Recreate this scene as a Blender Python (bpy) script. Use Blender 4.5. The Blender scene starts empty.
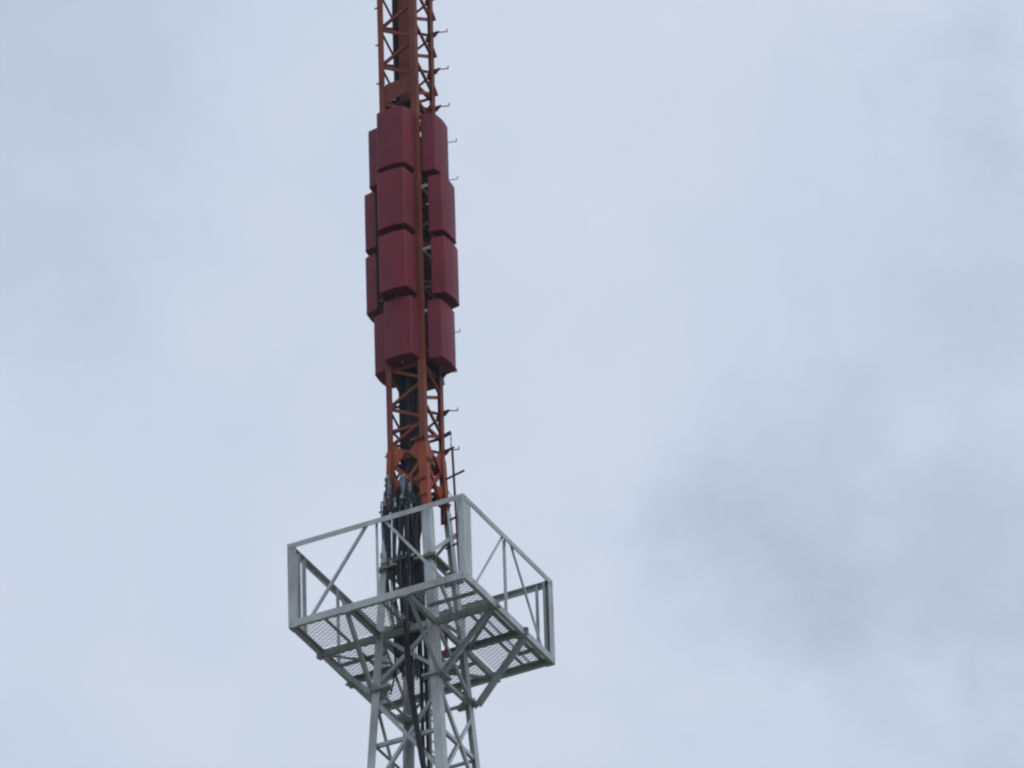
import bpy, math, random
from mathutils import Vector, Matrix
random.seed(7); rnd0 = random.Random(11)
S = bpy.context.scene
C = S.collection
R = math.radians
Z0 = 61.8                       # height of the work platform's floor above the ground (m)

# ------------------------------------------------------------------ camera
TH = R(26.8981)                 # the tower stands turned by this angle to the line of sight
def rz(v, a):
    c, s = math.cos(a), math.sin(a)
    return Vector((c*v[0]-s*v[1], s*v[0]+c*v[1], v[2]))
az, el, roll = 0.01248167, 0.5599018, -0.03221713
f = Vector((math.cos(el)*math.sin(az), math.cos(el)*math.cos(az), math.sin(el)))
r = f.cross(Vector((0, 0, 1))).normalized(); u = r.cross(f)
r2 = r*math.cos(roll)+u*math.sin(roll); u2 = u*math.cos(roll)-r*math.sin(roll)
f, r2, u2 = rz(f, TH), rz(r2, TH), rz(u2, TH)
cd = bpy.data.cameras.new('camera'); cam = bpy.data.objects.new('camera', cd); C.objects.link(cam)
cd.sensor_width = 36; cd.lens = 36*9213.2/1024
cd.clip_start = 0.5; cd.clip_end = 20000
M = Matrix((r2, u2, -f)).transposed().to_4x4()
M.translation = Vector((46.30157624, -91.27288756, Z0-60.21417939))
cam.matrix_world = M
S.camera = cam

# ------------------------------------------------------------------ render look
S.render.engine = 'CYCLES'
S.view_settings.view_transform = 'Standard'; S.view_settings.look = 'None'
S.view_settings.exposure = 0.0; S.view_settings.gamma = 1
S.view_settings.use_curve_mapping = False
S.cycles.filter_width = 2.3
S.render.filter_size = 2.3

# ------------------------------------------------------------------ world: Nishita sky behind a closed cloud layer
SUN_EL, SUN_AZ = 50, 110
w = bpy.data.worlds.new('World'); S.world = w; w.use_nodes = True
nt = w.node_tree; nt.nodes.clear()
def N(t, **k):
    n = nt.nodes.new(t)
    for a, b in k.items(): setattr(n, a, b)
    return n
def LK(a, b): nt.links.new(a, b)
sky = N('ShaderNodeTexSky', sky_type='NISHITA', sun_disc=False)
sky.sun_elevation = R(SUN_EL); sky.sun_rotation = R(SUN_AZ)
tc = N('ShaderNodeTexCoord')
def math_(op, a, b=None, c=None, clamp=False):
    n = N('ShaderNodeMath', operation=op, use_clamp=clamp)
    for i, x in enumerate((a, b, c)):
        if x is None: continue
        if isinstance(x, (int, float)): n.inputs[i].default_value = x
        else: LK(x, n.inputs[i])
    return n.outputs[0]
def noise(scale, detail, rough=0.5, vec=None, dist=0.0, off=(0, 0, 0)):
    mp = N('ShaderNodeMapping'); mp.inputs['Location'].default_value = off
    LK(vec or tc.outputs['Generated'], mp.inputs['Vector'])
    n = N('ShaderNodeTexNoise'); n.inputs['Scale'].default_value = scale
    n.inputs['Detail'].default_value = detail; n.inputs['Roughness'].default_value = rough
    n.inputs['Distortion'].default_value = dist
    LK(mp.outputs[0], n.inputs['Vector']); return n
# warp the direction a little so that the banks get ragged cloud edges
warp = noise(26, 4, 0.55)
sub = N('ShaderNodeVectorMath', operation='SUBTRACT'); LK(warp.outputs['Color'], sub.inputs[0]); sub.inputs[1].default_value = (.5, .5, .5)
scl = N('ShaderNodeVectorMath', operation='SCALE'); LK(sub.outputs[0], scl.inputs[0]); scl.inputs['Scale'].default_value = 0.058
addv = N('ShaderNodeVectorMath', operation='ADD'); LK(tc.outputs['Generated'], addv.inputs[0]); LK(scl.outputs[0], addv.inputs[1])
def bank(d, rad, amt):          # a thicker bank of cloud in world direction d
    vd = N('ShaderNodeVectorMath', operation='DISTANCE'); LK(addv.outputs[0], vd.inputs[0]); vd.inputs[1].default_value = d
    m = N('ShaderNodeMapRange', interpolation_type='SMOOTHERSTEP'); LK(vd.outputs['Value'], m.inputs[0])
    m.inputs['From Min'].default_value = 0; m.inputs['From Max'].default_value = rad
    m.inputs['To Min'].default_value = amt; m.inputs['To Max'].default_value = 0
    return m.outputs[0]
BANKS = [  # world directions of the darker (+) and brighter (-) masses of cloud
    ((-0.35830, 0.78180, 0.51030), 0.0206, 0.24),
    ((-0.35698, 0.77623, 0.51965), 0.0141, 0.12),
    ((-0.36007, 0.78704, 0.50091), 0.0163, 0.14),
    ((-0.34830, 0.77411, 0.52861), 0.0163, 0.16),
    ((-0.34149, 0.78179, 0.52172), 0.0282, 0.14),
    ((-0.34316, 0.78904, 0.50956), 0.0282, 0.14),
    ((-0.33322, 0.78252, 0.52595), 0.0608, 0.14),
    ((-0.33566, 0.79974, 0.49774), 0.0326, 0.22),
    ((-0.31785, 0.76629, 0.55837), 0.0369, 0.22),
    ((-0.41133, 0.71402, 0.56655), 0.0499, 0.37),
    ((-0.41835, 0.73071, 0.53949), 0.0217, 0.06),
    ((-0.42925, 0.75423, 0.49688), 0.0282, 0.14),
    ((-0.33755, 0.77923, 0.52807), 0.0098, -0.14),
    ((-0.34513, 0.78381, 0.51627), 0.0087, -0.12),
    ((-0.34563, 0.79333, 0.50116), 0.0098, -0.14),
    ((-0.35759, 0.76637, 0.53368), 0.0098, -0.10),
    ((-0.37082, 0.76553, 0.52580), 0.0206, -0.10),
    ((-0.37279, 0.77771, 0.50616), 0.0152, 0.12),
    ((-0.34558, 0.75174, 0.56166), 0.0130, 0.10),
]
n1 = noise(14, 5, 0.55, off=(.3, 1.7, .2)); n2 = noise(48, 6, 0.6, off=(2.1, .4, 5.0))
t = math_('MULTIPLY_ADD', n1.outputs['Fac'], 0.40, -0.20)
t = math_('ADD', t, math_('MULTIPLY_ADD', n2.outputs['Fac'], 0.42, -0.21))
cover = None
for d, rad, amt in BANKS:
    b_ = bank(d, rad, amt); t = math_('ADD', t, b_)
    if .19 < amt < .35: cover = b_ if cover is None else math_('ADD', cover, b_)
n3 = noise(95, 7, 0.58, off=(7.3, 2.2, .7), dist=.4)      # mottled scud inside the thicker banks
t = math_('ADD', t, math_('MULTIPLY', math_('MULTIPLY_ADD', n3.outputs['Fac'], 2.8, -1.42), math_('ADD', cover, .03)))
t = math_('ADD', t, 0.23, clamp=True)
ramp = N('ShaderNodeValToRGB'); LK(t, ramp.inputs[0])
cr = ramp.color_ramp
cr.elements[0].position = 0.0; cr.elements[0].color = (.665, .725, .845, 1)
cr.elements[1].position = 1.0; cr.elements[1].color = (.395, .470, .610, 1)
e = cr.elements.new(0.35); e.color = (.580, .655, .780, 1)
bg_sky = N('ShaderNodeBackground'); LK(sky.outputs[0], bg_sky.inputs[0]); bg_sky.inputs[1].default_value = 0.08
bg_cl = N('ShaderNodeBackground'); LK(ramp.outputs[0], bg_cl.inputs[0]); bg_cl.inputs[1].default_value = 1.06
mx = N('ShaderNodeMixShader'); mx.inputs[0].default_value = 0.94
LK(bg_sky.outputs[0], mx.inputs[1]); LK(bg_cl.outputs[0], mx.inputs[2])
out = N('ShaderNodeOutputWorld'); LK(mx.outputs[0], out.inputs[0])

sd = bpy.data.lights.new('sun', 'SUN'); so = bpy.data.objects.new('sun', sd); C.objects.link(so)
sd.energy = 0.8; sd.angle = R(14); sd.color = (1, .96, .9)
sdir = Vector((math.cos(R(SUN_EL))*math.sin(R(SUN_AZ)), math.cos(R(SUN_EL))*math.cos(R(SUN_AZ)), math.sin(R(SUN_EL))))
so.rotation_euler = sdir.to_track_quat('Z', 'Y').to_euler(); so.location = (0, 0, Z0+40)

# ------------------------------------------------------------------ materials
def material(name, base, dirt=None, dirt_amt=.4, rough=.55, scale=3, streak=1.0, bump=.15, spec=.4, var=.12):
    m = bpy.data.materials.new(name); m.use_nodes = True
    t = m.node_tree; b = t.nodes['Principled BSDF']
    b.inputs['Roughness'].default_value = rough
    b.inputs['Specular IOR Level'].default_value = spec
    tc = t.nodes.new('ShaderNodeNewGeometry'); mp = t.nodes.new('ShaderNodeMapping')
    mp.inputs['Scale'].default_value = (1, 1, 1/streak)
    t.links.new(tc.outputs['Position'], mp.inputs[0])
    n = t.nodes.new('ShaderNodeTexNoise'); n.inputs['Scale'].default_value = scale; n.inputs['Detail'].default_value = 8
    n.inputs['Roughness'].default_value = .65
    t.links.new(mp.outputs[0], n.inputs['Vector'])
    rp = t.nodes.new('ShaderNodeValToRGB'); t.links.new(n.outputs['Fac'], rp.inputs[0])
    rp.color_ramp.elements[0].position = .45; rp.color_ramp.elements[1].position = .68
    mul = t.nodes.new('ShaderNodeMath'); mul.operation = 'MULTIPLY'; mul.inputs[1].default_value = dirt_amt
    t.links.new(rp.outputs[0], mul.inputs[0])
    n2 = t.nodes.new('ShaderNodeTexNoise'); n2.inputs['Scale'].default_value = scale*.35; n2.inputs['Detail'].default_value = 4
    t.links.new(tc.outputs['Position'], n2.inputs['Vector'])
    mr = t.nodes.new('ShaderNodeMapRange'); t.links.new(n2.outputs['Fac'], mr.inputs[0])
    mr.inputs['From Min'].default_value = .3; mr.inputs['From Max'].default_value = .7
    mr.inputs['To Min'].default_value = 1-var; mr.inputs['To Max'].default_value = 1+var
    mix = t.nodes.new('ShaderNodeMix'); mix.data_type = 'RGBA'
    t.links.new(mul.outputs[0], mix.inputs[0])
    mix.inputs[6].default_value = (*base, 1); mix.inputs[7].default_value = (*(dirt or tuple(c*.5 for c in base)), 1)
    vm = t.nodes.new('ShaderNodeVectorMath'); vm.operation = 'SCALE'
    t.links.new(mix.outputs[2], vm.inputs[0]); t.links.new(mr.outputs[0], vm.inputs['Scale'])
    t.links.new(vm.outputs[0], b.inputs['Base Color'])
    bp = t.nodes.new('ShaderNodeBump'); bp.inputs['Strength'].default_value = bump; bp.inputs['Distance'].default_value = .004
    t.links.new(n.outputs['Fac'], bp.inputs['Height']); t.links.new(bp.outputs[0], b.inputs['Normal'])
    return m
GREY = material('grey_paint', (.44, .475, .505), (.24, .23, .205), .65, .5, 6, 4, var=.16)
GALV = material('galvanised_steel', (.34, .366, .38), (.19, .19, .175), .7, .45, 9, 1.5, var=.18)
BRONZE = material('weathered_olive_steel', (.20, .20, .155), (.11, .10, .075), .6, .6, 7, 1)
ORANGE = material('faded_orange_paint', (.205, .050, .032), (.10, .048, .036), .6, .6, 5, 5, var=.2, spec=.2)
ORANGE2 = material('fresh_orange_paint', (.33, .068, .030), (.15, .045, .03), .6, .55, 6, 3, var=.2, spec=.2)
MAROON = material('dark_red_fibreglass', (.172, .015, .032), (.098, .024, .038), .7, .5, 5, 9, bump=.05, var=.16, spec=.22)
DARKRED = material('dark_red_metal', (.10, .020, .028), (.05, .02, .02), .5, .6, 5, 1)
BLACK = material('black_cable_sheath', (.013, .015, .023), (.035, .037, .045), .5, .6, 9, 5, spec=.2)
BLACK2 = material('grey_black_cable_sheath', (.030, .034, .046), (.07, .07, .08), .5, .6, 9, 5, spec=.25)
BLUEGREY = material('blue_grey_metal', (.16, .19, .23), (.07, .08, .1), .5, .45, 12, 1)
REDPIPE = material('red_pipe_paint', (.33, .03, .03), (.2, .03, .03), .4, .5, 5, 1)
GRASS = material('grass_and_gravel', (.11, .125, .07), (.20, .185, .15), .6, .9, .25, 1)
CONC = material('concrete', (.33, .32, .30), (.2, .19, .18), .6, .85, 3, 1)

# ------------------------------------------------------------------ mesh helpers (all coordinates in metres, z from the platform floor)
def V(*a): return Vector(a)
class MB:
    def __init__(s): s.v = []; s.f = []; s.sm = False
    def poly(s, pts, d):                                # a plate: outline extruded by vector d
        n = len(pts); b = len(s.v); d = Vector(d)
        s.v += [Vector(p) for p in pts] + [Vector(p)+d for p in pts]
        s.f += [tuple(b+i for i in range(n))[::-1], tuple(b+n+i for i in range(n))]
        s.f += [(b+i, b+(i+1) % n, b+n+(i+1) % n, b+n+i) for i in range(n)]
        return s
    def prof(s, p0, p1, a, b_, pts):                    # a profile swept p0 -> p1, pts in the (a, b_) frame
        p0, p1 = Vector(p0), Vector(p1)
        o = [p0+a*x+b_*y for x, y in pts]
        return s.poly(o, p1-p0)
    def bar(s, p0, p1, wd, th, nrm, c=(0, 0)):          # flat bar; th along nrm
        p0, p1, nrm = Vector(p0), Vector(p1), Vector(nrm).normalized()
        d = (p1-p0).normalized(); a = d.cross(nrm).normalized(); nn = a.cross(d).normalized()
        x, y = wd/2, th/2
        return s.prof(p0, p1, a, nn, [(-x+c[0], -y+c[1]), (x+c[0], -y+c[1]), (x+c[0], y+c[1]), (-x+c[0], y+c[1])])
    def angle(s, p0, p1, d1, d2, l1, l2, t=.008):       # L section, heel on p0-p1, flanges along d1, d2
        p0, p1 = Vector(p0), Vector(p1); d = (p1-p0).normalized()
        d1 = Vector(d1); d1 = (d1-d*d.dot(d1)).normalized()
        d2 = Vector(d2); d2 = (d2-d*d.dot(d2)); d2 = (d2-d1*d1.dot(d2)).normalized()
        return s.prof(p0, p1, d1, d2, [(0, 0), (l1, 0), (l1, t), (t, t), (t, l2), (0, l2)])
    def channel(s, p0, p1, up, side, h, wd, t=.008):    # C section: web height h along up, flanges wd along side
        p0, p1 = Vector(p0), Vector(p1); up = Vector(up).normalized(); side = Vector(side).normalized()
        return s.prof(p0, p1, up, side, [(0, 0), (h, 0), (h, wd), (h-t, wd), (h-t, t), (t, t), (t, wd), (0, wd)])
    def tube(s, pts, rad, n=8, cap=True):
        pts = [Vector(p) for p in pts]; b = len(s.v); m = len(pts)
        rads = rad if isinstance(rad, (list, tuple)) else [rad]*m
        ref = None
        for i, p in enumerate(pts):
            d = (pts[min(i+1, m-1)]-pts[max(i-1, 0)]).normalized()
            if ref is None: ref = d.orthogonal().normalized()
            ref = (ref-d*ref.dot(d)).normalized(); q = d.cross(ref)
            for k in range(n):
                a = 2*math.pi*k/n
                s.v.append(p+(ref*math.cos(a)+q*math.sin(a))*rads[i])
        for i in range(m-1):
            for k in range(n):
                s.f.append((b+i*n+k, b+i*n+(k+1) % n, b+(i+1)*n+(k+1) % n, b+(i+1)*n+k))
        if cap:
            s.f.append(tuple(b+k for k in range(n))[::-1]); s.f.append(tuple(b+(m-1)*n+k for k in range(n)))
        return s
    def bolt(s, p, nrm, rad=.014, h=.018):
        p = Vector(p); nrm = Vector(nrm).normalized()
        return s.tube([p, p+nrm*h], rad, 6)
    def build(s, name, mat, parent=None, smooth=False):
        me = bpy.data.meshes.new(name)
        org = Vector(parent.get('_org', (0, 0, 0))) if parent else Vector((0, 0, 0))
        if parent is None:
            org = Vector((sum(p.x for p in s.v)/len(s.v), sum(p.y for p in s.v)/len(s.v), min(p.z for p in s.v)))
        me.from_pydata([tuple(p-org) for p in s.v], [], s.f)
        me.update()
        import bmesh
        bm = bmesh.new(); bm.from_mesh(me); bmesh.ops.recalc_face_normals(bm, faces=bm.faces); bm.to_mesh(me); bm.free()
        if smooth:
            for p in me.polygons: p.use_smooth = True
        me.materials.append(mat)
        o = bpy.data.objects.new(name, me); C.objects.link(o)
        if parent:
            o.parent = parent; o['_org'] = tuple(org)
        else:
            o.location = (org.x, org.y, org.z+Z0); o['_org'] = tuple(org)
        return o
def tag(o, label, cat, group=None, kind=None):
    if label: o['label'] = label
    if cat: o['category'] = cat
    if group: o['group'] = group
    if kind: o['kind'] = kind
    return o
def thing(name, org, label, cat, group=None):
    o = bpy.data.objects.new(name, None); C.objects.link(o)
    o.empty_display_size = .2
    o.location = (org[0], org[1], org[2]+Z0); o['_org'] = tuple(org)
    return tag(o, label, cat, group)
Zu = V(0, 0, 1)
GZ = -Z0

# ------------------------------------------------------------------ the ground
g = MB()
gn = 40; ext = 6000
me = bpy.data.meshes.new('ground')
vs = []; fs = []
for i in range(gn+1):
    for j in range(gn+1):
        x = ((i/gn*2-1)**3)*ext; y = ((j/gn*2-1)**3)*ext
        d = math.hypot(x, y)
        vs.append((x, y, 0 if d < 300 else -0.0+math.sin(x*.0021)*math.cos(y*.0017)*min(1, (d-300)/1500)*9))
for i in range(gn):
    for j in range(gn):
        a = i*(gn+1)+j; fs.append((a, a+gn+1, a+gn+2, a+1))
me.from_pydata(vs, [], fs); me.materials.append(GRASS)
go = bpy.data.objects.new('ground', me); C.objects.link(go); go['kind'] = 'structure'
for p in me.polygons: p.use_smooth = True

# ------------------------------------------------------------------ the grey lattice tower
TTOP = 1.86
def th(z): return .437-.056*z           # half width of the tapering grey tower
CORN = {'N': (1, -1), 'L': (-1, -1), 'R': (1, 1), 'F': (-1, 1)}
FACES = [('L', 'N', (0, -1, 0)), ('N', 'R', (1, 0, 0)), ('L', 'F', (-1, 0, 0)), ('F', 'R', (0, 1, 0))]
def pt(c, z, hf=th, inset=0):
    h = hf(z)-inset
    dx = .026*min(1, max(0, (TTOP-z)/1.8)) if hf is th else 0      # the tower head sits a little off the platform's centre
    return V(CORN[c][0]*h+dx, CORN[c][1]*h, z)
tower = thing('lattice_tower', (0, 0, GZ), 'tall grey steel lattice tower tapering upward, carrying the square work platform', 'tower')
for c, (sx, sy) in CORN.items():
    m = MB().angle(pt(c, GZ+.35), pt(c, TTOP+(.2 if c == 'R' else 0)), (-sx, 0, 0), (0, -sy, 0), .122 if c == 'N' else .112, .122 if c == 'N' else .112, .012)
    if c in 'NR':                       # the near and right legs carry a second, clamped angle at the splice
        pass
    m.build('leg', GREY, tower)
    fb = MB(); p = pt(c, GZ)
    fb.poly([(p.x-.7, p.y-.7, GZ-.3), (p.x+.7, p.y-.7, GZ-.3), (p.x+.7, p.y+.7, GZ-.3), (p.x-.7, p.y+.7, GZ-.3)], (0, 0, .65))
    fb.build('footing', CONC, tower)
def face_member(mb, a, za, b, zb, nrm, lay=0, wd=.055, hf=th, t=.007, inset=.02, end=.06, flange=True):
    n = Vector(nrm)
    off = .018+lay*.012
    p0 = pt(a, za, hf)-n*off; p1 = pt(b, zb, hf)-n*off
    d = (p1-p0).normalized()
    p0 = p0+d*end; p1 = p1-d*end
    side = d.cross(n).normalized()
    if side.z < 0: side = -side
    if flange: mb.angle(p0-side*wd/2, p1-side*wd/2, side, -n, wd, wd*.8, t)
    else: mb.bar(p0, p1, wd, t, n)
    return mb
# bays in view: each member is a part of its own
lev = [TTOP-.08, 1.05, .12, -.78]
for k in range(len(lev)-1):
    za, zb = lev[k]-.06, lev[k+1]+.06
    for fi, (a, b, n) in enumerate(FACES):
        if fi == 0 and k < 2: continue
        if k % 2 == 0: a, b = b, a
        face_member(MB(), a, za, b, zb, n, 0, .05).build('diagonal_brace', GREY, tower)
        if k == 2:
            face_member(MB(), b, za, a, zb, n, 1, .045).build('diagonal_brace', GREY, tower)
for z in (1.05, -.78, -1.6):
    for a, b, n in FACES:
        if z > -1 and n[1] < 0: continue
        face_member(MB(), a, z, b, z, n, 2, .055).build('horizontal_strut', GREY, tower)
for a, b, n in FACES:
    face_member(MB(), a, -.92, b, -2.36, n, 0, .055).build('diagonal_brace', GREY, tower)
    face_member(MB(), b, -.92, a, -2.36, n, 1, .045).build('diagonal_brace', GREY, tower)
low = MB(); z = -2.5; hgt = 1.6
while z-hgt > GZ+1:
    s = .055+.04*min(1, -z/40)
    for a, b, n in FACES:
        face_member(low, a, z, b, z, n, 2, s)
        face_member(low, a, z-.1, b, z-hgt+.1, n, 0, s)
        face_member(low, b, z-.1, a, z-hgt+.1, n, 1, s)
    z -= hgt; hgt *= 1.09
low.build('lower_bracing', GREY, tower)
# gusset plates at the nodes
def node_plate(z, mat, size=.16, hh=.10, plate=True, corners='NLRF'):
    for c in corners:
        sx, sy = CORN[c]; p = pt(c, z); mb = MB()
        for ax in (0, 1):
            n = V(sx, 0, 0) if ax == 0 else V(0, sy, 0)
            tdir = V(0, -sy, 0) if ax == 0 else V(-sx, 0, 0)
            o = p+n*.004
            pts = [o-Zu*hh, o+tdir*size*.7-Zu*hh, o+tdir*size-Zu*hh*.4, o+tdir*size+Zu*hh*.4, o+tdir*size*.7+Zu*hh, o+Zu*hh]
            mb.poly(pts, n*.009)
            for q in ((.04, -.06), (.04, .06), (.11, 0)):
                mb.bolt(o+tdir*q[0]+Zu*q[1]+n*.009, n, .011, .014)
        mb.build('gusset_plate', mat, tower)
        if plate:                       # flat stiffener ring at the leg, seen from underneath
            q = MB(); k1 = .25; k2 = .25 if c != 'N' else (.42 if z > 0 else .24); e_ = .045
            q.poly([p+V(-sx*k1, sy*e_, -.02), p+V(sx*e_, sy*e_, -.02), p+V(sx*e_, -sy*k2, -.02),
                    p+V(-sx*.05, -sy*k2, -.02), p+V(-sx*.12, -sy*.12, -.02), p+V(-sx*k1, -sy*.04, -.02)], (0, 0, .035))
            q.build('stiffener_plate', mat, tower)
node_plate(-.78, GALV, .11, .04); node_plate(1.05, BRONZE, .14, .05)
def peg(mb, p, d=V(1, 0, 0), ln=.2, rad=.0075):
    p = Vector(p)
    mb.poly([p+V(0, -.005, .060), p+V(0, -.005, -.025), p+V(0, -.005, -.025)+d*.02, p+V(0, -.005, .04)+d*.085, p+V(0, -.005, .060)+d*.085], (0, .01, 0))
    mb.tube([p+d*.03+Zu*.05, p+d*(ln-.008)+Zu*.005, p+d*ln+Zu*.010, p+d*ln+Zu*.046], rad, 6)
for z in (1.15, 1.7):
    peg(mb := MB(), pt('R', z), ln=.17); mb.build('step_peg', GALV, tower)

# ------------------------------------------------------------------ the orange mast
MH = .279
def mh(z): return MH
MTOP = 13.4
mast = thing('lattice_mast', (0, 0, TTOP-.06), 'slender orange lattice mast rising from the grey tower through the dark red antennas', 'mast')
for c, (sx, sy) in CORN.items():
    MB().angle(pt(c, TTOP+.04, mh), pt(c, MTOP, mh), (-sx, 0, 0), (0, -sy, 0), .085, .085, .010).build('leg', ORANGE, mast)
    # doubled foot of each leg where it is spliced to the grey tower
    hf = lambda z: MH+.008+max(0, (2.75-z))*.035
    zb = 1.80 if c != 'R' else 2.02
    MB().angle(pt(c, zb, hf), pt(c, 2.86, hf), (-sx, 0, 0), (0, -sy, 0), .07 if c == 'L' else .115, .10, .007).build('splice_angle', ORANGE2, mast)
def zig(z): return 3.55-.6 <= z
per = .6
def mface(mb, a, za, b, zb, n, lay=0, wd=.04):
    return face_member(mb, a, za, b, zb, n, lay, wd, hf=mh, t=.006, end=.03)
hidden = MB(); upper = MB()
k = -2
zs = []
z = 3.55-per
while z < MTOP-per:
    zs.append(z); z += per
for z in zs:
    for a, b, n in (('L', 'N', (0, -1, 0)), ('N', 'R', (1, 0, 0)), ('L', 'F', (-1, 0, 0)), ('R', 'F', (0, 1, 0))):
        vis = z < 4.2 or 7.6 < z < 10.4
        for (za, zb, lay) in ((z, z-per/2, 0), (z, z+per/2, 1)):
            if vis: mface(MB(), a, za, b, zb, n, lay).build('diagonal_brace', ORANGE, mast)
            else: mface(hidden if z < 8 else upper, a, za, b, zb, n, lay)
hidden.build('bracing_behind_antennas', ORANGE, mast)
upper.build('upper_bracing', ORANGE, mast)
for z in (3.19, 2.75, 2.38, 4.12, 8.12, 8.55):
    for a, b, n in FACES:
        mface(MB(), a, z, b, z, n, 2, .045 if z > 3 else .06).build('horizontal_strut', ORANGE, mast)
for a, b, n in FACES:
    mface(MB(), a, 2.72, b, 2.1, n, 0, .055).build('diagonal_brace', ORANGE2, mast)
    mface(MB(), b, 2.72, a, 2.1, n, 1, .055).build('diagonal_brace', ORANGE2, mast)
MB().bar((-.015, -.01, 7.9), (-.015, -.01, MTOP-.5), .185, .008, (0, 1, 0)).build('cable_tray', ORANGE, mast)
MB().poly([pt(c, 8.27, mh, .03) for c in 'LNRF'], (0, 0, .01)).build('diaphragm_and_gap_cover', DARKRED, mast)
o_ = V(0, .016, 0)
MB().poly([pt('L', 8.28, mh)+o_, pt('L', 8.47, mh)+o_, pt('L', 8.62, mh)+o_+V(.10, 0, 0), pt('N', 8.66, mh)+o_, pt('N', 8.46, mh)+o_], (0, .008, 0)).build('face_plate', ORANGE, mast)
for z in (5.07, 6.07, 7.06):  # dark plates added so no bright sky shows through between the antenna tiers
    MB().poly([pt(c, z, mh, .03) for c in 'LNRF'], (0, 0, .01)).build('diaphragm_and_gap_cover', DARKRED, mast)
for j in range(9):
    z = 2.05+.11*j+rnd0.uniform(-.03, .03); c = 'NRNLRNRLN'[j]; sx, sy = CORN[c]
    p = pt(c, z, lambda q: MH+.012+max(0, (2.75-q))*.035)
    ax = j % 2
    n = V(sx, 0, 0) if ax else V(0, sy, 0); td = V(0, -sy, 0) if ax else V(-sx, 0, 0)
    b = MB().bar(p+td*.01, p+td*(.13+.05*(j % 3)), .035+.02*(j % 2), .02, n)
    b.bolt(p+td*.04+n*.01, n, .012, .03); b.bolt(p+td*.10+n*.01, n, .012, .03)
    b.build('clamp_bracket', (ORANGE2, DARKRED, ORANGE)[j % 3], mast)
# joint plates where two mast sections meet (above the antennas, and at the foot)
def mast_plate(z, hh, wd, mat, name='joint_plate'):
    for c, (sx, sy) in CORN.items():
        p = pt(c, z, mh); mb = MB()
        for ax in (0, 1):
            n = V(sx, 0, 0) if ax == 0 else V(0, sy, 0)
            tdir = V(0, -sy, 0) if ax == 0 else V(-sx, 0, 0)
            o = p-n*.012
            pts = [o+tdir*.03-Zu*hh, o+tdir*wd*.45-Zu*hh, o+tdir*wd, o+tdir*wd*.45+Zu*hh, o+tdir*.03+Zu*hh]
            mb.poly(pts, -n*.006)
        mb.build(name, mat, mast)
mast_plate(8.40, .10, .14, ORANGE); mast_plate(2.78, .17, .25, ORANGE2)
mast_plate(2.35, .12, .19, ORANGE2)
dp = MB()                               # horizontal diaphragm of flat bars at the section joint
for a, b in (('L', 'R'), ('N', 'F')):
    dp.bar(pt(a, 8.30+(.01 if a == 'N' else 0), mh, .02), pt(b, 8.30+(.01 if a == 'N' else 0), mh, .02), .10, .008, Zu)
dp.build('diaphragm', ORANGE, mast)
for z in zs:
    if 2.5 < z < 4.4 or z > 7.8:
        mb = MB()
        for c, n, td in (('L', V(0, -1, 0), V(1, 0, 0)), ('N', V(1, 0, 0), V(0, 1, 0)), ('R', V(0, 1, 0), V(-1, 0, 0)), ('F', V(-1, 0, 0), V(0, -1, 0))):
            o = pt(c, z, mh)-n*.013
            mb.poly([o-Zu*.06+td*.02, o-Zu*.02+td*.11, o+Zu*.02+td*.11, o+Zu*.06+td*.02], -n*.005)
        mb.build('gusset_plate', ORANGE, mast)
for z in [9.50-.6*i for i in range(11) if i not in (5, 6, 7)] + [10.1, 10.7, 2.9]:
    mb = MB(); p = pt('R', z+.07, mh); ext_ = 0.05 if 4.3 < z < 8 else 0
    peg(mb, p, ln=.205 if not ext_ else (.27 if z < 6 else .30), rad=.008 if not ext_ else .006); mb.build('step_peg', ORANGE if 0 else DARKRED, mast)
for z in (8.66, 9.28, 9.88):
    mb = MB(); p = pt('L', z, mh); mb.tube([p+V(.03, 0, 0), p+V(-.035, -.0, 0)], .012, 6); mb.build('bolt', ORANGE, mast)
    mb = MB(); p = pt('R', z+.03, mh)
    mb.poly([p+V(0, 0, .08), p+V(0, 0, -.1), p+V(.05, 0, -.1)], (0, -.012, 0)); mb.build('wedge_plate', ORANGE, mast)

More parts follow.
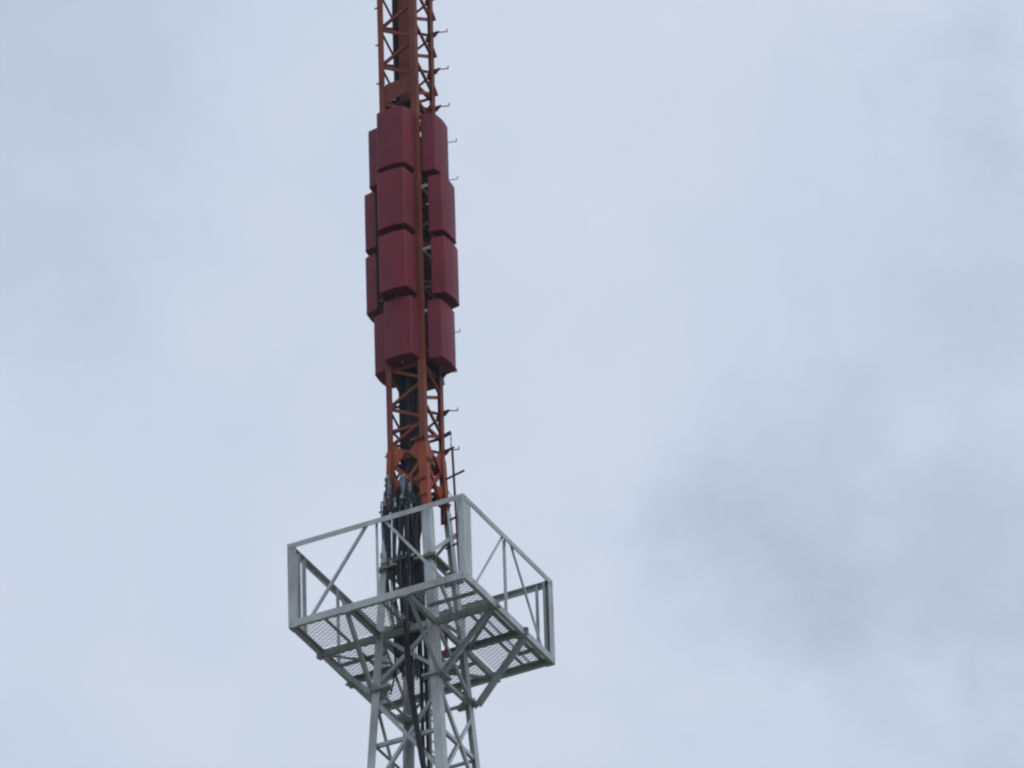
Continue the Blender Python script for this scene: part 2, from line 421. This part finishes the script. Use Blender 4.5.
# ------------------------------------------------------------------ sixteen panel antennas, four tiers of four
TIERS = [(7.105, 8.005, .505), (6.125, 7.010, .580), (5.140, 6.025, .585), (4.160, 5.060, .490)]
TN = ['top', 'second from top', 'third from top', 'bottom']
DIRS = [('left front', (0, -1)), ('right front', (1, 0)), ('left rear', (-1, 0)), ('right rear', (0, 1))]
def panel(zb, zt, o, dx, label, sh=0, dn=''):
    n = V(dx[0], dx[1], 0); s = V(-dx[1], dx[0], 0)
    back = o-.192; dk = 1.27 if dn == 'left front' else 1.0
    H = zt-zb
    P = thing('panel_antenna', (n.x*back, n.y*back, zb), label, 'panel antenna', 'dark red panel antennas around the mast')
    # radome: box with flared sides, rounded arrises and a slightly bowed face
    half = [(.236, 0), (.206, .150), (.200, .164), (.188, .172), (.12, .182), (.06, .189)]
    prof = [(-x, d) for x, d in half]+[(0, .192)]+half[::-1]
    rings = [(0, .99), (.004, 1.012), (.034, 1.014), (.037, 1.0), (.5*H, 1.003), (H-.02, 1.0), (H-.004, .99), (H, .975)]
    mb = MB(); K = len(prof)
    for dz, sc in rings:
        for a, d in prof:
            mb.v.append(n*(back+(.192-(.192-d)*dk)*sc)+s*(a*sc+sh)+Zu*(zb+dz))
    for i in range(len(rings)-1):
        for j in range(K):
            j2 = (j+1) % K
            mb.f.append((i*K+j, i*K+j2, (i+1)*K+j2, (i+1)*K+j))
    mb.f.append(tuple(range(K))); mb.f.append(tuple((len(rings)-1)*K+j for j in range(K)))
    ra = mb.build('radome', MAROON, P, smooth=True)
    ra.data.set_sharp_from_angle(angle=R(22))
    bp_ = MB(); b0 = n*(back-.014-(dk-1)*.192)+s*sh
    bp_.poly([b0+s*.235+Zu*(zb+.02), b0-s*.235+Zu*(zb+.02), b0-s*.235+Zu*(zt-.02), b0+s*.235+Zu*(zt-.02)], n*.012)
    bp_.build('back_plate', DARKRED, P)
    for zz in (zb+.14, zt-.14):         # brackets that clamp the panel to the mast
        br = MB(); L_ = back-.016-(MH-.01)
        for q in (-.20, .20):
            p = n*(MH-.035)+s*q+Zu*zz
            br.bar(p, n*(back-.016)+s*q+Zu*zz, .05, .012, s)
        br.bar(n*(MH-.016)+s*-.25+Zu*zz, n*(MH-.016)+s*.25+Zu*zz, .045, .03, n)
        br.build('bracket', GALV if (zz > zb+.3 and dn == 'right front' and int(zb*10) % 2) else DARKRED, P)
    cn = MB(); cn.tube([n*(back+.05)+s*sh+Zu*(zb-.001), n*(back+.05)+s*sh+Zu*(zb-.04)], .014, 8); cn.build('connector', BLUEGREY, P)
    return P
for ti, (zb, zt, o) in enumerate(TIERS):
    for dn, dx in DIRS:
        oo = {'left front': (.555, .59, .585, .475), 'right front': (.50, .58, .60, .525)}.get(dn, (.52, .60, .605, .50))[ti]
        panel(zb, zt, oo, dx, '%s dark red box antenna on the %s face of the orange mast' % (TN[ti], dn), .03 if dn == 'right front' else 0, dn)

# ------------------------------------------------------------------ the square work platform
A = 1.25; HR = 1.145
plat = thing('work_platform', (0, 0, 0), 'square grey steel work platform with braced railings and mesh floor around the tower', 'platform')
def PL(u, v, z=0): return V(A-2*A*u, -A+2*A*v, z)   # u from the near corner to the left one, v to the right one
EDGE = {'LN': (PL(0, 0), PL(1, 0), V(0, -1, 0)), 'NR': (PL(0, 0), PL(0, 1), V(1, 0, 0)),
        'LF': (PL(1, 0), PL(1, 1), V(-1, 0, 0)), 'RF': (PL(0, 1), PL(1, 1), V(0, 1, 0))}
for k, (p, q, n) in EDGE.items():
    d = (q-p).normalized()
    e0 = .012 if k in ('LN', 'RF') else .085
    MB().channel(p+d*e0-Zu*.10, q-d*e0-Zu*.10, Zu, -n, .10, .055).build('edge_beam', GREY, plat)
    MB().angle(p+d*(.011 if k in ('LN', 'RF') else .02)+Zu*HR+n*.010, q-d*(.011 if k in ('LN', 'RF') else .02)+Zu*HR+n*.010, -Zu, -n, .075, .065, .007).build('top_rail', GREY, plat)
for c, (sx, sy) in CORN.items():
    p = V(sx*(A+.004), sy*(A+.004), -.11)
    mb = MB().angle(p, p+Zu*(HR+.115), (-sx, 0, 0), (0, -sy, 0), .07 if c == 'N' else .125, .20 if c == 'N' else .125, .009)
    cp = mb.build('corner_post', GREY, plat)
    if c in 'NR':
        q = p+V(-sx*.055, -sy*.055, .12)
        MB().angle(q, q+Zu*(HR-.03), (-sx, 0, 0), (0, -sy, 0), .06, .06, .007).build('corner_post_stiffener', GREY, plat)
    for zz in (-.05, HR-.035):
        MB().bolt(V(sx*A, sy*(A-.04), zz), V(sx, 0, 0), .011, .016).build('bolt', GALV, cp)
        MB().bolt(V(sx*(A-.04), sy*A, zz), V(0, sy, 0), .011, .016).build('bolt', GALV, cp)
def rail_member(k, s0, z0, s1, z1, wd=.038, name='railing_brace', lay=0):
    p, q, n = EDGE[k]
    a = p+(q-p)*s0+Zu*z0-n*(.018+lay*.012); b = p+(q-p)*s1+Zu*z1-n*(.018+lay*.012)
    d = (b-a).normalized(); side = d.cross(n).normalized()
    MB().angle(a-side*wd/2, b-side*wd/2, side, -n, wd, wd*.9, .006).build(name, GREY, plat)
for k in EDGE:
    rail_member(k, .5, .0, .5, HR-.02, .034, 'railing_post', 2)
    if k != 'LF': rail_member(k, .455, HR-.03, .135, .0, .036)
    rail_member(k, .555, HR-.03, .875, .0, .036)
rail_member('LF', .085, 0, .085, HR-.02, .045, 'railing_post'); rail_member('LF', .145, 0, .145, HR-.02, .045, 'railing_post')
rail_member('RF', .085, 0, .085, HR-.02, .045, 'railing_post')
# floor joists
for v in (1/3, 2/3):
    MB().channel(PL(-.02, v, -.105), PL(1.02, v, -.105), Zu, (0, 1 if v < .5 else -1, 0), .095, .055).build('floor_joist', GALV, plat)
for u_ in (1/3, 2/3):
    sd_ = (1 if u_ > .5 else -1)
    for v0, v1 in ((.025, 1/3-.004), (1/3+.026, 2/3-.026), (2/3+.004, .975)):
        MB().channel(PL(u_, v0, -.10), PL(u_, v1, -.10), Zu, (sd_, 0, 0), .085, .05).build('floor_joist', GALV, plat)
def fl_bar(u0, v0, u1, v1, wd=.045, z=-.05, nm='floor_bar', mat=None):
    MB().angle(PL(u0, v0, z), PL(u1, v1, z), V(0, 0, 1), (PL(u1, v1)-PL(u0, v0)).cross(Zu), wd*.8, wd, .006).build(nm, mat or GALV, plat)
for u0, v0, u1, v1 in ((.17, .36, .17, .64), (.17, .69, .17, .97), (.825, .03, .825, .31), (.825, .36, .825, .64), (.5, .03, .5, .31), (.5, .69, .5, .97),
                       (.04, .19, .31, .19), (.36, .82, .64, .82), (.70, .5, .97, .5), (.03, .85, .14, .85)):
    fl_bar(u0, v0, u1, v1)
for u0, v0, u1, v1 in ((.075, .36, .075, .64), (.075, .70, .075, .97)):
    fl_bar(u0, v0, u1, v1, .07, -.03)
for u0, v0, u1, v1 in ((.02, .35, .32, .65), (.98, .35, .69, .64), (.35, .98, .65, .70)):
    fl_bar(u0, v0, u1, v1, .04, -.085, 'floor_brace')
# knee braces from the legs up to the floor edge
for c, (sx, sy) in CORN.items():
    lo = pt(c, -.80)-V(.018, 0, .09)
    for ax in (0, 1):
        tgt = V(sx*(A-.03), sy*A/3, -.10) if ax == 0 else V(sx*A/3, sy*(A-.03), -.10)
        n = V(0, sy, 0) if ax == 0 else V(sx, 0, 0)
        p0 = lo+(V(sx*.03, -sy*.03, 0) if ax == 0 else V(-sx*.03, sy*.03, 0))
        heavy = c in 'LR'
        wd = .072 if (heavy and ((c == 'R' and ax == 0) or (c == 'L' and ax == 1))) else .06
        d = (tgt-p0).normalized(); side = d.cross(n).normalized()
        MB().angle(p0-side*wd/2, tgt-side*wd/2, side, n, wd, wd*.9, .008).build('knee_brace', GALV, plat)
        e_ = tgt+V(0, 0, -.01)
        MB().poly([e_+V(-.05, -.05, 0)-n*0, e_+V(.05, -.05, 0), e_+V(.05, .05, 0), e_+V(-.05, .05, 0)], (0, 0, -.018)).build('bearing_plate', GALV, plat)
# expanded-metal floor, four strips round the tower opening and one sheet per bay
def expanded(u0, v0, u1, v1):
    mb = MB(); p0 = PL(u1, v0); p1 = PL(u0, v1)
    LW, SW = .105, .064; st = .0105; t_ = .004
    x0, x1, y0, y1 = min(p0.x, p1.x), max(p0.x, p1.x), min(p0.y, p1.y), max(p0.y, p1.y)
    nx = max(1, round((x1-x0)/LW)); ny = max(1, round((y1-y0)/SW))
    lw, sw = (x1-x0)/nx, (y1-y0)/ny
    for j in range(ny):                 # each strand row is one zig-zag band meeting the next at the bonds
        for ph in (0, 1):
            pts = []
            for i in range(2*nx+1):
                x = x0+i*lw/2
                q_ = (sw/2-.003) if (i+ph) % 2 == 1 else .003
                yb = y0+j*sw+ph*sw/2+q_
                pts.append((x, yb))
            # ribbon
            b = len(mb.v)
            for (x, y) in pts:
                for dy, dz in ((-st/2, -t_-.004), (st/2, -t_+.004), (st/2, t_+.004), (-st/2, t_-.004)):
                    mb.v.append(V(x, y+dy, dz+.004))
            for i in range(len(pts)-1):
                for q in range(4):
                    mb.f.append((b+i*4+q, b+i*4+(q+1) % 4, b+(i+1)*4+(q+1) % 4, b+(i+1)*4+q))
    return mb.build('mesh_floor_panel', GALV, plat)
cuts = [.018, 1/3, 2/3, .982]
for i in range(3):
    for j in range(3):
        if i == 1 and j == 1: continue
        if i == 1 and j == 0:            # left open beside the near leg where the cables drop through
            expanded(.47, cuts[0]+.004, 2/3-.004, cuts[1]-.004); continue
        expanded(cuts[i]+.004, cuts[j]+.004, cuts[i+1]-.004, cuts[j+1]-.004)

plat.location.x += .018; plat.location.z += .09; plat.scale = (1.02, 1.008, 1)

# ------------------------------------------------------------------ cables
def spline(pts, n=10):
    pts = [Vector(p) for p in pts]; out_ = []
    P = [pts[0]*2-pts[1]]+pts+[pts[-1]*2-pts[-2]]
    for i in range(1, len(P)-2):
        for k in range(n):
            t_ = k/n; a, b, c, d = P[i-1], P[i], P[i+1], P[i+2]
            out_.append(.5*((2*b)+(c-a)*t_+(2*a-5*b+4*c-d)*t_*t_+(3*b-a-3*c+d)*t_**3))
    out_.append(pts[-1]); return out_
def cable(pts, rad, label, group='black feeder cables inside the mast', mat=BLACK, name='cable', n=7):
    o = MB().tube(spline(pts, 8), rad, n).build(name, mat, None, smooth=True)
    return tag(o, label, 'cable', group)
rnd = random.Random(3)
# feeders: rise inside the mast, peel off to the antennas at different heights
for i in range(26):
    fx = -.185+.20*(i % 6)/5; fy = -.13+.24*(i//6)/4
    top = (MTOP-1, MTOP-1.5, MTOP-1, 7.6, 7.5, 7.4, 6.9, 6.6, 6.5, 6.3, 5.9, 5.6, 5.5, 5.2)[i % 14] if i < 22 else 4.5
    if top > 9: fx = -.20+.035*(i % 3); fy = .04+.03*(i // 14)
    pts = []
    wig = lambda a: rnd.uniform(-a, a)
    z = .08-rnd.random()*(.15 if i % 5 else .5)
    q = i/25
    ox = -.30+.50*q**.55; oy = -.34+.10*((i*7) % 5)/4
    pts.append((-.20+.22*q+wig(.03), -.20+wig(.08), z))
    pts.append((ox*.9+wig(.02), oy+.04, .35))
    for zz in (.8, 1.25, 1.7, 2.05):
        pts.append((ox+wig(.055), oy+wig(.05), zz+wig(.14)))
    pts.append(((ox+fx)/2, (oy+fy)/2, 2.45)); pts.append((fx, fy, 2.85))
    zz = 3.2
    while zz < top-.3:
        pts.append((fx+wig(.006), fy+wig(.006), zz)); zz += .8
    if top < 9:
        dx = DIRS[i % 4][1]
        pts.append((fx*.8, fy*.8, top-.25)); pts.append((dx[0]*.2, dx[1]*.2, top-.12)); pts.append((dx[0]*.27, dx[1]*.27, top))
    else: pts.append((fx, fy, top))
    lab = 'black feeder cable running up through the orange mast to the antennas' if top > 4.6 else 'black feeder cable ending below the lowest red antennas'
    cable(pts, (.017, .02, .014)[i % 3], lab, mat=BLACK if i % 4 else BLACK2)
# loose, thinner cables hanging round the tower head
for i in range(16):
    x = -.34+.034*i+rnd.uniform(-.015, .015); y = -.37+rnd.uniform(-.06, .06)
    pts = [(x+.02, y+.03, 2.28+rnd.uniform(-.35, .2)), (x, y, 1.85), (x+rnd.uniform(-.02, .03), y+rnd.uniform(-.03, .03), 1.3),
           (x+rnd.uniform(-.02, .05), y, .7), (x*.8+.02, y+.05, .1), (x*.7, y+.05, -.3-rnd.random()*.4)]
    cable(pts, rnd.choice((.008, .011, .014)), 'thin black cable hanging among the bundle above the platform floor', 'loose cables above the platform', BLACK if i % 3 else BLACK2, n=6)
for j, z in enumerate((1.9, 1.12)):
    MB().bar((-.36, -.405, z), (.17, -.405, z+.01), .022, .006, (0, 1, 0)).build('cable_clamp', BLACK2 if j == 0 else BRONZE, tower)
    for i in range(7):
        x = -.33+.075*i+rnd.uniform(-.02, .02); zz = z+rnd.uniform(-.1, .14)
        MB().tube([(x, -.425, zz), (x+.004, -.425, zz+rnd.uniform(.03, .07))], rnd.uniform(.010, .018), 7).build('cable_connector', BLUEGREY if i % 2 else GALV, tower)
# small loops tied on the left side
for i in range(3):
    x0 = -.34+.035*i
    cable([(x0, -.36, 1.5-.08*i), (x0-.005, -.37, 2.0-.08*i), (x0+.02, -.37, 2.06-.08*i), (x0+.04, -.36, 1.9), (x0+.04, -.34, 1.3)], .008,
          ('thin cable loop at the left edge of the cable bundle', 'middle thin cable loop above the platform rail', 'inner thin cable loop beside the grey splitters')[i], 'looped cables on the left leg', BLACK, n=6)
cable([(.0, -.37, .7), (.05, -.50, .25), (.085, -.57, -.1), (.10, -.58, -.6), (.135, -.58, -1.0), (.195, -.58, -1.5), (.25, -.57, -1.95), (.33, -.5, -2.9), (.33, -.45, -5), (.33, -.45, -30), (.33, -.45, GZ+.3)], .040,
      'thick black cable bowing outward across the front of the tower under the platform', 'main trunk cables down the tower', name='trunk_cable', n=10)
cable([(.04, -.2, .8), (.045, -.12, .1), (.05, -.12, -.6), (.05, -.12, -1.4), (.055, -.12, -2.2), (.06, -.12, -5), (.06, -.12, -30), (.06, -.12, GZ+.3)], .026,
      'straight black trunk cable inside the tower under the platform, left one of the pair', 'main trunk cables down the tower', name='trunk_cable', n=9)
cable([(.12, -.2, .8), (.105, -.10, .1), (.11, -.10, -.6), (.11, -.10, -1.4), (.12, -.10, -2.2), (.12, -.10, -5), (.12, -.10, -30), (.12, -.10, GZ+.3)], .026,
      'straight black trunk cable inside the tower under the platform, right one of the pair', 'main trunk cables down the tower', name='trunk_cable', n=9)
cable([(-.26, -.16, .3), (-.25, -.2, -.1), (-.22, -.21, -.3), (-.2, -.2, -.42), (-.17, -.2, -.34)], .014, 'short black cable end dangling below the platform floor', None, BLACK)
cable([(-.27, -.14, .3), (-.27, -.2, -.2), (-.30, -.22, -.55), (-.34, -.24, -.75)], .012, 'thin black cable slanting to the left leg under the platform', None, BLACK)

# grey splitters at the head of the grey tower
def splitter(p, h, rad, label):
    p = V(*p); T = thing('power_splitter', tuple(p), label, 'splitter', 'blue grey splitters above the platform')
    MB().tube([p, p+Zu*.02, p+Zu*.021, p+Zu*(h-.03), p+Zu*(h-.028), p+Zu*h], [rad*1.25, rad*1.25, rad, rad, rad*1.2, rad*1.2], 12).build('body', BLUEGREY, T)
    for i in range(4):
        a = i*math.pi/2+.5; q = p+V(math.cos(a), math.sin(a), 0)*rad*.6
        MB().tube([q-Zu*.06, q], .011, 7).build('connector', GALV, T)
    MB().tube([p+Zu*h, p+Zu*(h+.05)], .016, 8).build('connector', GALV, T)
    MB().bar(p+Zu*h*.5, p+Zu*h*.5+V(.06, .12, 0), .03, .012, Zu).build('bracket', GALV, T)
for a in [((-.255, -.34, 2.16), .26, .035, 'leftmost blue grey splitter clamped at the left leg above the platform'),
          ((-.205, -.33, 2.02), .24, .028, 'slim blue grey splitter just right of the left mast leg'),
          ((-.02, -.345, 2.02), .34, .045, 'tallest blue grey splitter in the middle of the cable bundle'),
          ((.07, -.34, 1.92), .30, .032, 'blue grey splitter nearest the orange near leg')]:
    splitter(*a)

# cable ladder left of the near leg
lad = thing('cable_ladder', (.24, -.2, GZ+.3), 'narrow grey cable ladder just left of the near tower leg', 'ladder')
for y in (-.27, -.12):
    MB().bar((.24, y, GZ+.3), (.24, y, .9), .03, .012, (0, 1, 0)).build('side_rail', GALV, lad)
rg = 0
z = .8
while z > -2.6:
    MB().tube([(.24, -.264, z), (.24, -.126, z)], .009, 6).build('rung', GALV, lad); z -= .15
mb = MB()
while z > GZ+.5:
    mb.tube([(.24, -.264, z), (.24, -.126, z)], .009, 5); z -= .25
mb.build('lower_rungs', GALV, lad)

# side pole with arms beside the right leg
sp = thing('side_antenna', (.42, .30, 1.2), 'thin dark red rod antenna on short arms beside the right leg of the mast', 'rod antenna')
MB().tube([(.440, .28, 1.15), (.385, .28, 3.02)], .017, 8).build('rod', DARKRED, sp)
for z, x0, x1, dz in ((3.02, .27, .41, .03), (2.60, .24, .55, .07), (1.95, .25, .46, .05), (1.55, .25, .47, .05)):
    MB().tube([(x0, .275, z-dz*.5), (x1, .285, z+dz*.5)], .015, 8).build('arm', DARKRED, sp)
MB().bar((.26, .28, 3.24), (.375, .28, 3.27), .05, .02, (0, 1, 0)).build('top_bracket', DARKRED, sp)
ch = MB()
for i in range(5): ch.tube([(.37, .28, 3.24-.05*i), (.372, .28, 3.205-.05*i)], .010 if i % 2 else .006, 6)
ch.tube([(.37, .28, 3.25), (.373, .28, 3.02)], .004, 5)
ch.build('insulator_string', BLACK2, sp)
MB().tube([(.28, .28, 2.45), (.40, .28, 2.2)], .006, 6).build('stay', DARKRED, sp)

rp = thing('red_pipe', (.41, -.10, -.34), 'short bright red pipe hanging behind the near tower leg under the platform', 'pipe')
MB().tube([(.41, -.10, -.02), (.412, -.10, -.34)], .024, 10).build('tube', REDPIPE, rp, smooth=False)
MB().tube([(.41, -.10, .02), (.41, -.10, -.021)], .030, 10).build('cap', DARKRED, rp)

# ------------------------------------------------------------------ the air
hz = MB()
hx = 7000
hb = bpy.data.meshes.new('haze')
z0_, z1_ = -20, Z0+80
hb.from_pydata([(x, y, z) for z in (z0_, z1_) for x, y in ((-hx, -hx), (hx, -hx), (hx, hx), (-hx, hx))], [],
               [(3, 2, 1, 0), (4, 5, 6, 7), (0, 1, 5, 4), (1, 2, 6, 5), (2, 3, 7, 6), (3, 0, 4, 7)])
ho = bpy.data.objects.new('haze', hb); C.objects.link(ho); ho['kind'] = 'stuff'
hm = bpy.data.materials.new('haze'); hm.use_nodes = True; t_ = hm.node_tree; t_.nodes.clear()
pv = t_.nodes.new('ShaderNodeVolumePrincipled'); oo_ = t_.nodes.new('ShaderNodeOutputMaterial')
pv.inputs['Color'].default_value = (.88, .92, 1, 1); pv.inputs['Density'].default_value = .00020
t_.links.new(pv.outputs[0], oo_.inputs['Volume']); hb.materials.append(hm)

for o in bpy.data.objects:
    if '_org' in o: del o['_org']
